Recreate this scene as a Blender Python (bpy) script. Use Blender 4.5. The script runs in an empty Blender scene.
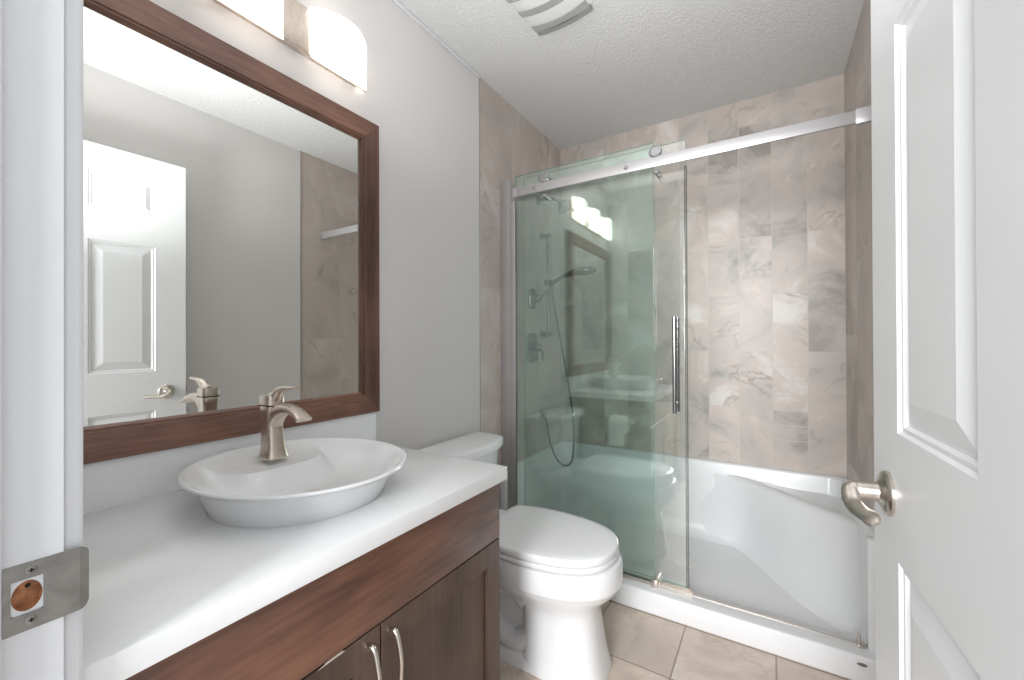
import bpy, bmesh, math, random
from mathutils import Vector, Matrix
from math import sin, cos, pi, radians

random.seed(4)
sc = bpy.context.scene
col = sc.collection

# ------------------------------------------------------------------ camera
W, H, B = 1.524, 2.438, 2.589          # room width, ceiling height, shower back wall
CAM = Vector((1.2114, 0.0, 1.1355))
a, p, q = radians(-31.7087), radians(0.234), radians(-0.2283)
R0 = Vector((cos(a), -sin(a), 0)); F0 = Vector((sin(a), cos(a), 0)); U0 = Vector((0, 0, 1))
F1 = F0 * cos(p) + U0 * sin(p); U1 = -F0 * sin(p) + U0 * cos(p)
R2 = R0 * cos(q) + U1 * sin(q); U2 = -R0 * sin(q) + U1 * cos(q)
cd = bpy.data.cameras.new('camera'); cam = bpy.data.objects.new('camera', cd); col.objects.link(cam)
mt = Matrix((R2, U2, -F1)).transposed().to_4x4(); mt.translation = CAM
cam.matrix_world = mt
cd.sensor_fit = 'HORIZONTAL'; cd.sensor_width = 36.0; cd.lens = 36.0 * 418.5736 / 1024
cd.clip_start = 0.02; cd.clip_end = 50
sc.camera = cam

# ------------------------------------------------------------------ light and exposure
wd = bpy.data.worlds.new('world'); sc.world = wd; wd.use_nodes = True
wd.node_tree.nodes['Background'].inputs[0].default_value = (0.96, 0.98, 1.0, 1)
wd.node_tree.nodes['Background'].inputs[1].default_value = 0.6
sc.view_settings.view_transform = 'Standard'; sc.view_settings.look = 'None'
sc.view_settings.gamma = 1.0; sc.view_settings.use_curve_mapping = False
sc.view_settings.exposure = 0.76
LAMP = 2.3

def area(name, loc, target, sx, sy, power, color, spread=180):
    l = bpy.data.lights.new(name, 'AREA'); l.shape = 'RECTANGLE'; l.size = sx; l.size_y = sy
    l.energy = power; l.color = color; l.spread = radians(spread)
    o = bpy.data.objects.new(name, l); col.objects.link(o); o.location = loc
    o.rotation_euler = (Vector(target) - Vector(loc)).to_track_quat('-Z', 'Y').to_euler()
    return o
# unseen soft fill added behind the camera, shining in through the open doorway
area('doorway_fill_light', (1.05, -2.6, 1.75), (0.95, 1.5, 1.1), 1.3, 1.5, 112, (0.97, 0.985, 1.0))
# added fill lamp above the camera, aimed up to brighten the room off the ceiling
area('ceiling_bounce_fill', (1.00, 0.22, 1.40), (0.92, 0.85, 2.438), 0.30, 0.30, 6.0, (0.98, 0.99, 1.0), 105)

# ------------------------------------------------------------------ materials
def new_mat(name):
    m = bpy.data.materials.new(name); m.use_nodes = True
    nt = m.node_tree; return m, nt, nt.nodes['Principled BSDF'], nt.nodes.new, nt.links.new
def s2l(c):
    return tuple(((v / 255) / 12.92 if v / 255 < 0.04045 else ((v / 255 + .055) / 1.055) ** 2.4) for v in c) + (1,)
def simple(name, rgb, rough=.5, metal=0, spec=.5, noise=0, nscale=40, bump=0, bscale=200, coat=0, stretch=(1, 1, 1)):
    m, nt, b, N, L = new_mat(name)
    b.inputs['Roughness'].default_value = rough; b.inputs['Metallic'].default_value = metal
    b.inputs['Specular IOR Level'].default_value = spec
    if coat: b.inputs['Coat Weight'].default_value = coat; b.inputs['Coat Roughness'].default_value = .06
    tc = N('ShaderNodeTexCoord'); mp = N('ShaderNodeMapping'); mp.inputs['Scale'].default_value = stretch
    L(tc.outputs['Object'], mp.inputs[0])
    n = N('ShaderNodeTexNoise'); n.inputs['Scale'].default_value = nscale; n.inputs['Detail'].default_value = 4
    L(mp.outputs[0], n.inputs['Vector'])
    r = N('ShaderNodeValToRGB'); c = s2l(rgb)
    r.color_ramp.elements[0].position = .35; r.color_ramp.elements[1].position = .65
    r.color_ramp.elements[0].color = tuple(v * (1 - noise) for v in c[:3]) + (1,)
    r.color_ramp.elements[1].color = tuple(min(1, v * (1 + noise)) for v in c[:3]) + (1,)
    L(n.outputs['Fac'], r.inputs[0]); L(r.outputs[0], b.inputs['Base Color'])
    if bump:
        n2 = N('ShaderNodeTexNoise'); n2.inputs['Scale'].default_value = bscale; n2.inputs['Detail'].default_value = 3
        L(mp.outputs[0], n2.inputs['Vector'])
        bp = N('ShaderNodeBump'); bp.inputs['Strength'].default_value = bump; bp.inputs['Distance'].default_value = .004
        L(n2.outputs['Fac'], bp.inputs['Height']); L(bp.outputs[0], b.inputs['Normal'])
    return m

def wood(name, dark, light, axis, rough=.38, scale=9, coat=.15):
    """grain runs along axis"""
    m, nt, b, N, L = new_mat(name)
    tc = N('ShaderNodeTexCoord'); mp = N('ShaderNodeMapping')
    s = [1, 1, 1]; s[axis] = .09; mp.inputs['Scale'].default_value = s
    L(tc.outputs['Object'], mp.inputs[0])
    big = N('ShaderNodeTexNoise'); big.inputs['Scale'].default_value = scale; big.inputs['Detail'].default_value = 6
    big.inputs['Distortion'].default_value = 1.2; L(mp.outputs[0], big.inputs['Vector'])
    fine = N('ShaderNodeTexNoise'); fine.inputs['Scale'].default_value = scale * 16; fine.inputs['Detail'].default_value = 3
    L(mp.outputs[0], fine.inputs['Vector'])
    mx = N('ShaderNodeMix'); mx.data_type = 'FLOAT'; mx.inputs[0].default_value = .4
    L(big.outputs['Fac'], mx.inputs[2]); L(fine.outputs['Fac'], mx.inputs[3])
    mp2 = N('ShaderNodeMapping'); s2 = [1, 1, 1]; s2[axis] = .6; mp2.inputs['Scale'].default_value = s2
    L(tc.outputs['Object'], mp2.inputs[0])
    blotch = N('ShaderNodeTexNoise'); blotch.inputs['Scale'].default_value = 7; blotch.inputs['Detail'].default_value = 2
    L(mp2.outputs[0], blotch.inputs['Vector'])
    mx2 = N('ShaderNodeMix'); mx2.data_type = 'FLOAT'; mx2.inputs[0].default_value = .35
    L(mx.outputs[0], mx2.inputs[2]); L(blotch.outputs['Fac'], mx2.inputs[3])
    r = N('ShaderNodeValToRGB'); r.color_ramp.elements[0].position = .36; r.color_ramp.elements[1].position = .62
    r.color_ramp.elements[0].color = s2l(dark); r.color_ramp.elements[1].color = s2l(light)
    L(mx2.outputs[0], r.inputs[0]); L(r.outputs[0], b.inputs['Base Color'])
    b.inputs['Roughness'].default_value = rough; b.inputs['Coat Weight'].default_value = coat; b.inputs['Coat Roughness'].default_value = .25
    return m

def tile(name, u, v, uo, vo, bw, rh, offset, cols, mortar, vein=1.0, rough=.42, msize=.0018, nscale=3.0, stretch=(1, 1, 1), floor_=False, strips=None):
    """stone tiles; u, v = world axes of the tile's length and of the courses"""
    m, nt, b, N, L = new_mat(name)
    geo = N('ShaderNodeNewGeometry'); sep = N('ShaderNodeSeparateXYZ'); L(geo.outputs['Position'], sep.inputs[0])
    def add(sock, k):
        n = N('ShaderNodeMath'); n.operation = 'ADD'; L(sock, n.inputs[0]); n.inputs[1].default_value = k; return n.outputs[0]
    cu, cv = add(sep.outputs[u], -uo), add(sep.outputs[v], -vo)
    cmb = N('ShaderNodeCombineXYZ'); L(cu, cmb.inputs[0]); L(cv, cmb.inputs[1])
    br = N('ShaderNodeTexBrick'); br.offset = offset; br.offset_frequency = 2; br.squash = 1
    br.inputs['Scale'].default_value = 1; br.inputs['Brick Width'].default_value = bw; br.inputs['Row Height'].default_value = rh
    br.inputs['Mortar Size'].default_value = msize; br.inputs['Mortar Smooth'].default_value = .1; br.inputs['Bias'].default_value = 0
    br.inputs['Color1'].default_value = (0, 0, 0, 1); br.inputs['Color2'].default_value = (1, 1, 1, 1); br.inputs['Mortar'].default_value = (.5, .5, .5, 1)
    L(cmb.outputs[0], br.inputs['Vector'])
    # each tile is cut from another piece of stone
    ml = N('ShaderNodeVectorMath'); ml.operation = 'MULTIPLY'; L(br.outputs['Color'], ml.inputs[0]); ml.inputs[1].default_value = (3.1, 5.3, 1.7) if not floor_ else (7, 9, 4)
    ad = N('ShaderNodeVectorMath'); ad.operation = 'ADD'; L(geo.outputs['Position'], ad.inputs[0]); L(ml.outputs[0], ad.inputs[1])
    mp = N('ShaderNodeMapping'); mp.inputs['Scale'].default_value = stretch; L(ad.outputs[0], mp.inputs[0])
    n1 = N('ShaderNodeTexNoise'); n1.inputs['Scale'].default_value = nscale; n1.inputs['Detail'].default_value = 8; n1.inputs['Roughness'].default_value = .62
    n1.inputs['Distortion'].default_value = .8; L(mp.outputs[0], n1.inputs['Vector'])
    r = N('ShaderNodeValToRGB'); e = r.color_ramp.elements
    e[0].position = .33; e[0].color = s2l(cols[0]); e[1].position = .66; e[1].color = s2l(cols[3])
    x = e.new(.44); x.color = s2l(cols[1]); x = e.new(.56); x.color = s2l(cols[2])
    L(n1.outputs['Fac'], r.inputs[0])
    # thin veins
    n2 = N('ShaderNodeTexNoise'); n2.inputs['Scale'].default_value = nscale * .8; n2.inputs['Detail'].default_value = 7; n2.inputs['Distortion'].default_value = 2.2
    mp3 = N('ShaderNodeMapping'); mp3.inputs['Location'].default_value = (11, 3, 5); mp3.inputs['Scale'].default_value = stretch; mp3.inputs['Rotation'].default_value = (.5, .6, .4)
    L(ad.outputs[0], mp3.inputs[0]); L(mp3.outputs[0], n2.inputs['Vector'])
    rv = N('ShaderNodeValToRGB'); ev = rv.color_ramp.elements
    ev[0].position = .475; ev[0].color = (0, 0, 0, 1); ev[1].position = .525; ev[1].color = (0, 0, 0, 1); x = ev.new(.5); x.color = (1, 1, 1, 1)
    L(n2.outputs['Fac'], rv.inputs[0])
    n3 = N('ShaderNodeTexNoise'); n3.inputs['Scale'].default_value = 5; L(ad.outputs[0], n3.inputs['Vector'])
    r3 = N('ShaderNodeMapRange'); r3.inputs[1].default_value = .5; r3.inputs[2].default_value = .7; r3.inputs[3].default_value = 0; r3.inputs[4].default_value = .65 * vein
    L(n3.outputs['Fac'], r3.inputs[0])
    mv = N('ShaderNodeMath'); mv.operation = 'MULTIPLY'; L(rv.outputs[0], mv.inputs[0]); L(r3.outputs[0], mv.inputs[1])
    mxv = N('ShaderNodeMix'); mxv.data_type = 'RGBA'; L(mv.outputs[0], mxv.inputs[0]); L(r.outputs[0], mxv.inputs[6]); mxv.inputs[7].default_value = s2l(cols[4])
    # tile-to-tile tone
    hs = N('ShaderNodeHueSaturation'); mr = N('ShaderNodeMapRange'); mr.inputs[3].default_value = .91; mr.inputs[4].default_value = 1.08
    L(br.outputs['Color'], mr.inputs[0]); L(mr.outputs[0], hs.inputs['Value']); L(mxv.outputs[2], hs.inputs['Color'])
    mxm = N('ShaderNodeMix'); mxm.data_type = 'RGBA'; mxm.inputs[7].default_value = s2l(mortar)
    mort = br.outputs['Fac']
    if strips:      # a column of narrow cut strips between v0 and v1, below a height
        v0, v1, z1, hh = strips
        b2 = N('ShaderNodeTexBrick'); b2.offset = .0; b2.inputs['Scale'].default_value = 1; b2.inputs['Brick Width'].default_value = hh; b2.inputs['Row Height'].default_value = 5
        b2.inputs['Mortar Size'].default_value = .0022; L(cmb.outputs[0], b2.inputs['Vector'])
        def cmp(sock, op, k):
            n = N('ShaderNodeMath'); n.operation = op; L(sock, n.inputs[0]); n.inputs[1].default_value = k; return n.outputs[0]
        def mul(s1, s2):
            n = N('ShaderNodeMath'); n.operation = 'MULTIPLY'; L(s1, n.inputs[0]); L(s2, n.inputs[1]); return n.outputs[0]
        msk = mul(mul(cmp(sep.outputs[v], 'GREATER_THAN', v0), cmp(sep.outputs[v], 'LESS_THAN', v1)), cmp(sep.outputs[2], 'LESS_THAN', z1))
        mm = N('ShaderNodeMath'); mm.operation = 'MAXIMUM'; L(mul(msk, b2.outputs['Fac']), mm.inputs[0]); L(br.outputs['Fac'], mm.inputs[1]); mort = mm.outputs[0]
    L(mort, mxm.inputs[0]); L(hs.outputs[0], mxm.inputs[6])
    L(mxm.outputs[2], b.inputs['Base Color'])
    bp = N('ShaderNodeBump'); bp.invert = True; bp.inputs['Strength'].default_value = .35; bp.inputs['Distance'].default_value = .002
    L(mort, bp.inputs['Height']); L(bp.outputs[0], b.inputs['Normal'])
    b.inputs['Roughness'].default_value = rough
    return m

def glass(name, tint, gloss=1.0):
    """clear pane: light passes straight through tinted, and is mirrored by Fresnel"""
    m = bpy.data.materials.new(name); m.use_nodes = True; nt = m.node_tree; N = nt.nodes.new; L = nt.links.new
    nt.nodes.remove(nt.nodes['Principled BSDF']); out = nt.nodes['Material Output']
    t = N('ShaderNodeBsdfTransparent'); t.inputs[0].default_value = tint + (1,)
    g = N('ShaderNodeBsdfGlossy'); g.inputs['Roughness'].default_value = 0; g.inputs[0].default_value = (gloss, gloss, gloss, 1)
    lw = N('ShaderNodeLayerWeight'); lw.inputs[0].default_value = .5
    pw = N('ShaderNodeMath'); pw.operation = 'POWER'; pw.inputs[1].default_value = 5; L(lw.outputs['Facing'], pw.inputs[0])
    ma = N('ShaderNodeMath'); ma.operation = 'MULTIPLY_ADD'; ma.inputs[1].default_value = .93; ma.inputs[2].default_value = .12; L(pw.outputs[0], ma.inputs[0])
    mx = N('ShaderNodeMixShader'); L(ma.outputs[0], mx.inputs[0]); L(t.outputs[0], mx.inputs[1]); L(g.outputs[0], mx.inputs[2])
    L(mx.outputs[0], out.inputs[0])
    return m

M = {}
M['paint'] = simple('wall_paint', (217, 214, 213), .6, noise=.012, nscale=3, bump=.06, bscale=300)
M['paint_r'] = M['paint']
M['trim'] = simple('trim_paint', (222, 224, 227), .35, noise=.01, nscale=5)
M['door'] = simple('door_paint', (226, 227, 228), .38, noise=.008, nscale=5)
# popcorn/knock-down ceiling
def ceiling_mat():
    m, nt, b, N, L = new_mat('ceiling_texture'); b.inputs['Roughness'].default_value = .9
    geo = N('ShaderNodeNewGeometry'); v = N('ShaderNodeTexNoise'); v.inputs['Scale'].default_value = 80; v.inputs['Detail'].default_value = 3; v.inputs['Distortion'].default_value = .8
    L(geo.outputs['Position'], v.inputs['Vector'])
    r = N('ShaderNodeValToRGB'); r.color_ramp.elements[0].position = .42; r.color_ramp.elements[1].position = .6; L(v.outputs['Fac'], r.inputs[0])
    bp = N('ShaderNodeBump'); bp.inputs['Strength'].default_value = .4; bp.inputs['Distance'].default_value = .004
    L(r.outputs[0], bp.inputs['Height']); L(bp.outputs[0], b.inputs['Normal'])
    b.inputs['Base Color'].default_value = s2l((222, 222, 222)); return m
M['ceil'] = ceiling_mat()
STONE = [(158, 151, 146), (188, 181, 175), (202, 190, 182), (218, 213, 208), (142, 128, 118)]
STONE_L = [(168, 160, 153), (190, 181, 174), (200, 189, 182), (212, 206, 201), (148, 135, 126)]
MORT = (196, 189, 181)
M['tile_back'] = tile('stone_tile_back', 2, 0, .468, .0, .61, .1525, .5, STONE, MORT, strips=(1.22, 1.3725, 1.12, .076))
M['tile_left'] = tile('stone_tile_left', 2, 1, .80, 1.664, .605, .305, .0, STONE_L, MORT, nscale=2.2, stretch=(1, 1, .8))
M['tile_right'] = tile('stone_tile_right', 2, 1, .86, 1.664, .605, .305, .5, STONE_L, MORT, nscale=2.2, stretch=(1, 1, .8))
M['tile_floor'] = tile('stone_tile_floor', 0, 1, .307, .565, .305, .3046, 0, [(184, 166, 152), (204, 189, 176), (216, 199, 186), (228, 217, 207), (156, 136, 122)], (158, 142, 128), vein=.6, rough=.4, msize=.003, nscale=4, floor_=True)
M['porcelain'] = simple('porcelain', (236, 237, 238), .08, spec=.5, noise=.004)
M['seat'] = simple('seat_plastic', (238, 238, 239), .18, noise=.004)
M['acrylic'] = simple('acrylic', (228, 229, 230), .22, noise=.006)
M['counter'] = simple('quartz', (240, 241, 242), .22, noise=.006, nscale=60)
M['nickel'] = simple('brushed_nickel', (205, 197, 188), .28, metal=1, noise=.05, nscale=120)
M['nickel_f'] = simple('satin_nickel', (218, 206, 194), .3, metal=1, noise=.06, nscale=90)
M['chrome'] = simple('chrome', (176, 178, 180), .16, metal=1, noise=.02)
M['alu'] = simple('polished_aluminium', (192, 190, 191), .36, metal=.6, noise=.02, stretch=(.1, 1, 1))
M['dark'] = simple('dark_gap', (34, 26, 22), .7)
M['steel'] = simple('strike_steel', (150, 148, 144), .36, metal=.9, noise=.12, nscale=60)
M['rawwood'] = simple('raw_wood', (176, 124, 88), .8, noise=.35, nscale=120)
M['rubber'] = simple('black_rubber', (40, 40, 40), .5)
M['frame_h'] = wood('walnut_frame_h', (74, 47, 38), (142, 102, 84), 1)
M['frame_v'] = wood('walnut_frame_v', (68, 44, 37), (122, 87, 74), 2)
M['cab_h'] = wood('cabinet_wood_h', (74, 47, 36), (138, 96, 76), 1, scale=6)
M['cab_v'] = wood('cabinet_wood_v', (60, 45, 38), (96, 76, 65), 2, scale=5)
M['cab_d'] = simple('cabinet_inside', (48, 34, 28), .6)
M['glass_fix'] = glass('glass_fixed', (.92, 1.0, .976))
M['glass_slide'] = glass('glass_sliding', (.982, .994, .986))
M['glass_edge'] = simple('glass_edge', (120, 168, 150), .15, noise=.02)
M['grey_grille'] = simple('fan_grille', (150, 150, 150), .6)
M['white_plastic'] = simple('white_plastic', (228, 228, 228), .4)
def mirror_mat():
    m, nt, b, N, L = new_mat('mirror_silver'); b.inputs['Metallic'].default_value = 1; b.inputs['Roughness'].default_value = 0.0
    n = N('ShaderNodeTexNoise'); n.inputs['Scale'].default_value = .5; r = N('ShaderNodeValToRGB')
    r.color_ramp.elements[0].color = (.91, .925, .90, 1); r.color_ramp.elements[1].color = (.915, .93, .905, 1)
    L(n.outputs['Fac'], r.inputs[0]); L(r.outputs[0], b.inputs['Base Color']); return m
M['mirror'] = mirror_mat()
def shade_mat():
    m, nt, b, N, L = new_mat('alabaster_glass'); b.inputs['Roughness'].default_value = .25
    tc = N('ShaderNodeTexCoord'); n = N('ShaderNodeTexNoise'); n.inputs['Scale'].default_value = 14; n.inputs['Detail'].default_value = 4; n.inputs['Distortion'].default_value = 1.5
    L(tc.outputs['Object'], n.inputs['Vector']); r = N('ShaderNodeValToRGB')
    r.color_ramp.elements[0].position = .30; r.color_ramp.elements[0].color = (.22, .15, .09, 1)
    r.color_ramp.elements[1].position = .47; r.color_ramp.elements[1].color = (1, .96, .89, 1)
    L(n.outputs['Fac'], r.inputs[0]); L(r.outputs[0], b.inputs['Base Color']); L(r.outputs[0], b.inputs['Emission Color'])
    b.inputs['Emission Strength'].default_value = LAMP; return m
M['shade'] = shade_mat()

# ------------------------------------------------------------------ mesh helpers
def box(bm, x0, x1, y0, y1, z0, z1, bev=0, seg=2):
    r = bmesh.ops.create_cube(bm, size=1)
    vs = r['verts']
    for v in vs:
        v.co = Vector((x0 + (v.co.x + .5) * (x1 - x0), y0 + (v.co.y + .5) * (y1 - y0), z0 + (v.co.z + .5) * (z1 - z0)))
    if bev:
        es = list({e for v in vs for e in v.link_edges})
        bmesh.ops.bevel(bm, geom=es, offset=bev, segments=seg, affect='EDGES', profile=.5, clamp_overlap=True)
def loft(bm, rings, cap0=True, cap1=True, closed=True):
    vr = [[bm.verts.new(Vector(c)) for c in r] for r in rings]
    n = len(vr[0])
    for i in range(len(vr) - 1):
        for j in range(n if closed else n - 1):
            k = (j + 1) % n
            bm.faces.new((vr[i][j], vr[i][k], vr[i + 1][k], vr[i + 1][j]))
    if cap0: bm.faces.new(list(reversed(vr[0])))
    if cap1: bm.faces.new(vr[-1])
    return vr
def frame_of(d):
    d = d.normalized(); up = Vector((0, 0, 1)) if abs(d.z) < .9 else Vector((1, 0, 0))
    x = d.cross(up).normalized(); return x, x.cross(d).normalized()
def tube(bm, pts, rad, n=12, flat=1.0, caps=True):
    pts = [Vector(c) for c in pts]; rings = []
    x, y = frame_of(pts[1] - pts[0])
    for i, c in enumerate(pts):
        d = (pts[min(i + 1, len(pts) - 1)] - pts[max(i - 1, 0)]).normalized()
        x = (x - d * x.dot(d)).normalized(); y = d.cross(x).normalized()
        r = rad[i] if isinstance(rad, (list, tuple)) else rad
        f = flat[i] if isinstance(flat, (list, tuple)) else flat
        rings.append([c + x * cos(2 * pi * k / n) * r + y * sin(2 * pi * k / n) * r * f for k in range(n)])
    loft(bm, rings, caps, caps)
def lathe(bm, origin, axis, prof, n=32):
    """prof = (radius, height) pairs along axis"""
    o = Vector(origin); d = Vector(axis).normalized(); x, y = frame_of(d)
    rings = [[o + d * h + (x * cos(2 * pi * k / n) + y * sin(2 * pi * k / n)) * max(r, 1e-4) for k in range(n)] for r, h in prof]
    loft(bm, rings)
def spline(pts, n):
    """Catmull-Rom through points"""
    P = [Vector(c) for c in pts]; out = []
    P = [P[0] * 2 - P[1]] + P + [P[-1] * 2 - P[-2]]
    m = len(P) - 3
    for i in range(n + 1):
        t = i / n * m; k = min(int(t), m - 1); u = t - k
        a_, b_, c_, d_ = P[k:k + 4]
        out.append(.5 * ((2 * b_) + (c_ - a_) * u + (2 * a_ - 5 * b_ + 4 * c_ - d_) * u * u + (3 * b_ - a_ - 3 * c_ + d_) * u ** 3))
    return out
def finish(name, bm, mat, parent=None, smooth=True, sub=0, angle=35):
    bmesh.ops.recalc_face_normals(bm, faces=bm.faces)
    me = bpy.data.meshes.new(name); bm.to_mesh(me); bm.free()
    mats = mat if isinstance(mat, (list, tuple)) else [mat]
    for m_ in mats: me.materials.append(m_)
    o = bpy.data.objects.new(name, me); col.objects.link(o)
    if parent: 
        o.parent = parent
        o.matrix_parent_inverse = Matrix.Identity(4)
        off = Vector((0, 0, 0)); q_ = parent
        while q_: off += q_.location; q_ = q_.parent
        o.data.transform(Matrix.Translation(-off))
    if smooth:
        me.polygons.foreach_set('use_smooth', [True] * len(me.polygons))
        me.set_sharp_from_angle(angle=radians(angle)) if hasattr(me, 'set_sharp_from_angle') else None
    if sub:
        md = o.modifiers.new('sub', 'SUBSURF'); md.levels = sub; md.render_levels = sub
    return o
def root(name, loc, label, cat, group=None):
    o = bpy.data.objects.new(name, None); col.objects.link(o); o.location = loc; o.empty_display_size = .1
    o['label'] = label; o['category'] = cat
    if group: o['group'] = group
    return o
def struct(o, label=None):
    o['kind'] = 'structure'
    if label: o['label'] = label
    return o
def bx(name, mat, parent, *dims, bev=0, seg=2, smooth=True):
    bm = bmesh.new(); box(bm, *dims, bev=bev, seg=seg); return finish(name, bm, mat, parent, smooth)

# ------------------------------------------------------------------ room shell
YT = 1.664                         # where the shower tiling starts
T = .10
struct(bx('wall_left', M['paint'], None, -T, 0, .1215, YT, 0, H))
struct(bx('wall_shower_left', M['tile_left'], None, -T, .002, YT, B, 0, H))
struct(bx('wall_back', M['tile_back'], None, -T, W + T, B, B + T, 0, H))
struct(bx('wall_shower_right', M['tile_right'], None, W, W + T, YT, B, 0, H))
struct(bx('wall_right', M['paint'], None, W + .002, W + T, .1215, YT, 0, H))
DX0, DX1, DH = .600, 1.4115, 2.055    # doorway
bm = bmesh.new()
box(bm, -T, DX0 - .02, .005, .1215, 0, H); box(bm, DX1 + .02, W + T, .005, .1215, 0, H); box(bm, DX0 - .02, DX1 + .02, .005, .1215, DH + .02, H)
struct(finish('wall_front', bm, M['paint'], smooth=False))
struct(bx('floor', M['tile_floor'], None, -T, W + T, -.4, 1.79, -.06, 0))
struct(bx('ceiling', M['ceil'], None, -T, W + T, -.0, B + T, H, H + .06))
# brown edge strips where the stone tiling begins
struct(bx('trim_1', M['nickel'], None, .0, .0045, YT - .004, YT + .001, 0, H))
struct(bx('trim_2', M['nickel'], None, W - .0045, W + .004, YT - .004, YT + .001, 0, H))
# ceiling cove line of caulk over the left wall
struct(bx('trim_3', M['trim'], None, 0, .012, .125, YT - .006, H - .012, H, bev=.004))
# door frame: jambs, head, stop, casing  (latch side has the pocket for the strike)
sz0, sz1, sy0, sy1 = .876, .909, .0875, .1085
bm = bmesh.new()
box(bm, DX0 - .02, DX0, .0, .1225, 0, sz0); box(bm, DX0 - .02, DX0, .0, .1225, sz1, DH)
box(bm, DX0 - .02, DX0, .0, sy0, sz0, sz1); box(bm, DX0 - .02, DX0, sy1, .1225, sz0, sz1)
box(bm, DX0, DX0 + .011, .035, .0808, 0, DH - .012, bev=.002)
struct(finish('trim_4', bm, M['trim'], smooth=False))
bm = bmesh.new()
box(bm, DX0 - .02, DX1 + .02, .0, .125, DH, DH + .02); box(bm, DX0, DX1, .035, .0835, DH - .012, DH)
box(bm, DX1, DX1 + .02, .0, .125, 0, DH); box(bm, DX1 - .011, DX1, .035, .0835, 0, DH - .012)
struct(finish('trim_5', bm, M['trim'], smooth=False))
bm = bmesh.new()
box(bm, DX0 - .066, DX0 - .005, .1215, .1388, 0, DH + .066, bev=.004); box(bm, DX0 - .066, DX1 + .066, .125, .1365, DH + .006, DH + .066, bev=.004)
box(bm, DX1 + .006, DX1 + .066, .125, .1388, 0, DH + .066, bev=.004)
struct(finish('trim_6', bm, M['trim'], smooth=False))
# baseboard behind the toilet
struct(bx('baseboard_left', M['trim'], None, 0, .013, .985, YT - .006, 0, .09, bev=.003))
struct(bx('baseboard_right', M['trim'], None, W - .013, W + .002, .14, YT - .006, 0, .09, bev=.003))

# ------------------------------------------------------------------ strike plate
sp = root('strike_plate', (DX0, .11, .892), 'scuffed satin steel strike plate screwed to the white door jamb', 'strike plate')
def strike():
    bm = bmesh.new(); x = DX0 + .0012
    ya, yb, za, zb = .0825, .1415, .8595, .9245
    # outline with rounded lip corners, rectangular hole bridged by rays
    out = []
    rr = .009
    def arc(cy, cz, a0, a1, n=8): return [(cy + rr * cos(a0 + (a1 - a0) * i / n), cz + rr * sin(a0 + (a1 - a0) * i / n)) for i in range(n + 1)]
    out += arc(yb - rr, zb - rr, 0, pi / 2)
    out += [(ya, zb), (ya, za)]
    out += arc(yb - rr, za + rr, -pi / 2, 0)
    hole = [(sy0, sz0), (sy1, sz0), (sy1, sz1), (sy0, sz1)]
    edges = []
    def lip(y): return 0 if y < .134 else -((y - .134) ** 2) * 55
    vo = [bm.verts.new((x + lip(u), u, v)) for u, v in out]; vh = [bm.verts.new((x, u, v)) for u, v in hole]
    for L_ in (vo, vh):
        for i in range(len(L_)): edges.append(bm.edges.new((L_[i], L_[(i + 1) % len(L_)])))
    bmesh.ops.triangle_fill(bm, use_beauty=True, edges=edges)
    for k in (.1375, .134, .130):
        bmesh.ops.bisect_plane(bm, geom=list(bm.verts) + list(bm.edges) + list(bm.faces), plane_co=(0, k, 0), plane_no=(0, 1, 0))
    for v in bm.verts: v.co.x = x + lip(v.co.y)
    r = bmesh.ops.extrude_face_region(bm, geom=list(bm.faces))
    for v in r['geom']:
        if isinstance(v, bmesh.types.BMVert): v.co.x -= .0011
    return bm
finish('plate', strike(), M['steel'], sp, smooth=False)
for zc in (.9165, .8685):
    bm = bmesh.new(); lathe(bm, (DX0 + .0012, .1005, zc), (1, 0, 0), [(.0042, -.001), (.0042, .0004), (.0036, .0008)], 20)
    s = finish('screw', bm, M['steel'], sp)
    bm = bmesh.new(); box(bm, DX0 + .0018, DX0 + .0023, .0985, .1025, zc - .0006, zc + .0006); box(bm, DX0 + .0018, DX0 + .0023, .0999, .1011, zc - .002, zc + .002)
    finish('screw_slot', bm, M['dark'], s, smooth=False)
bm = bmesh.new()      # bored latch hole
cy, cz = .098, .8925
n = 32; rect = []
for k in range(n):
    t = 2 * pi * k / n; c_, s_ = cos(t), sin(t); m_ = max(abs(c_) / ((sy1 - sy0) / 2), abs(s_) / ((sz1 - sz0) / 2)); rect.append((cy + c_ / m_, cz + s_ / m_))
ell = [(cy + .0102 * cos(2 * pi * k / n), cz + .0145 * sin(2 * pi * k / n)) for k in range(n)]
loft(bm, [[(DX0 - .0005, u, v) for u, v in rect], [(DX0 - .0005, u, v) for u, v in ell]], False, False)
finish('latch_pocket_lip', bm, M['trim'], sp, smooth=False)
bm = bmesh.new(); loft(bm, [[(DX0 - .0006, u, v) for u, v in ell], [(DX0 - .010, cy + (u - cy) * .9, cz + (v - cz) * .9) for u, v in ell]], False, True)
finish('latch_hole', bm, M['rawwood'], sp, smooth=False)
bm = bmesh.new(); lathe(bm, (DX0 - .0098, cy + .002, cz + .006), (1, 0, 0), [(.0022, 0), (.002, .0006)], 12)
finish('pilot_hole', bm, M['dark'], sp)

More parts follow.
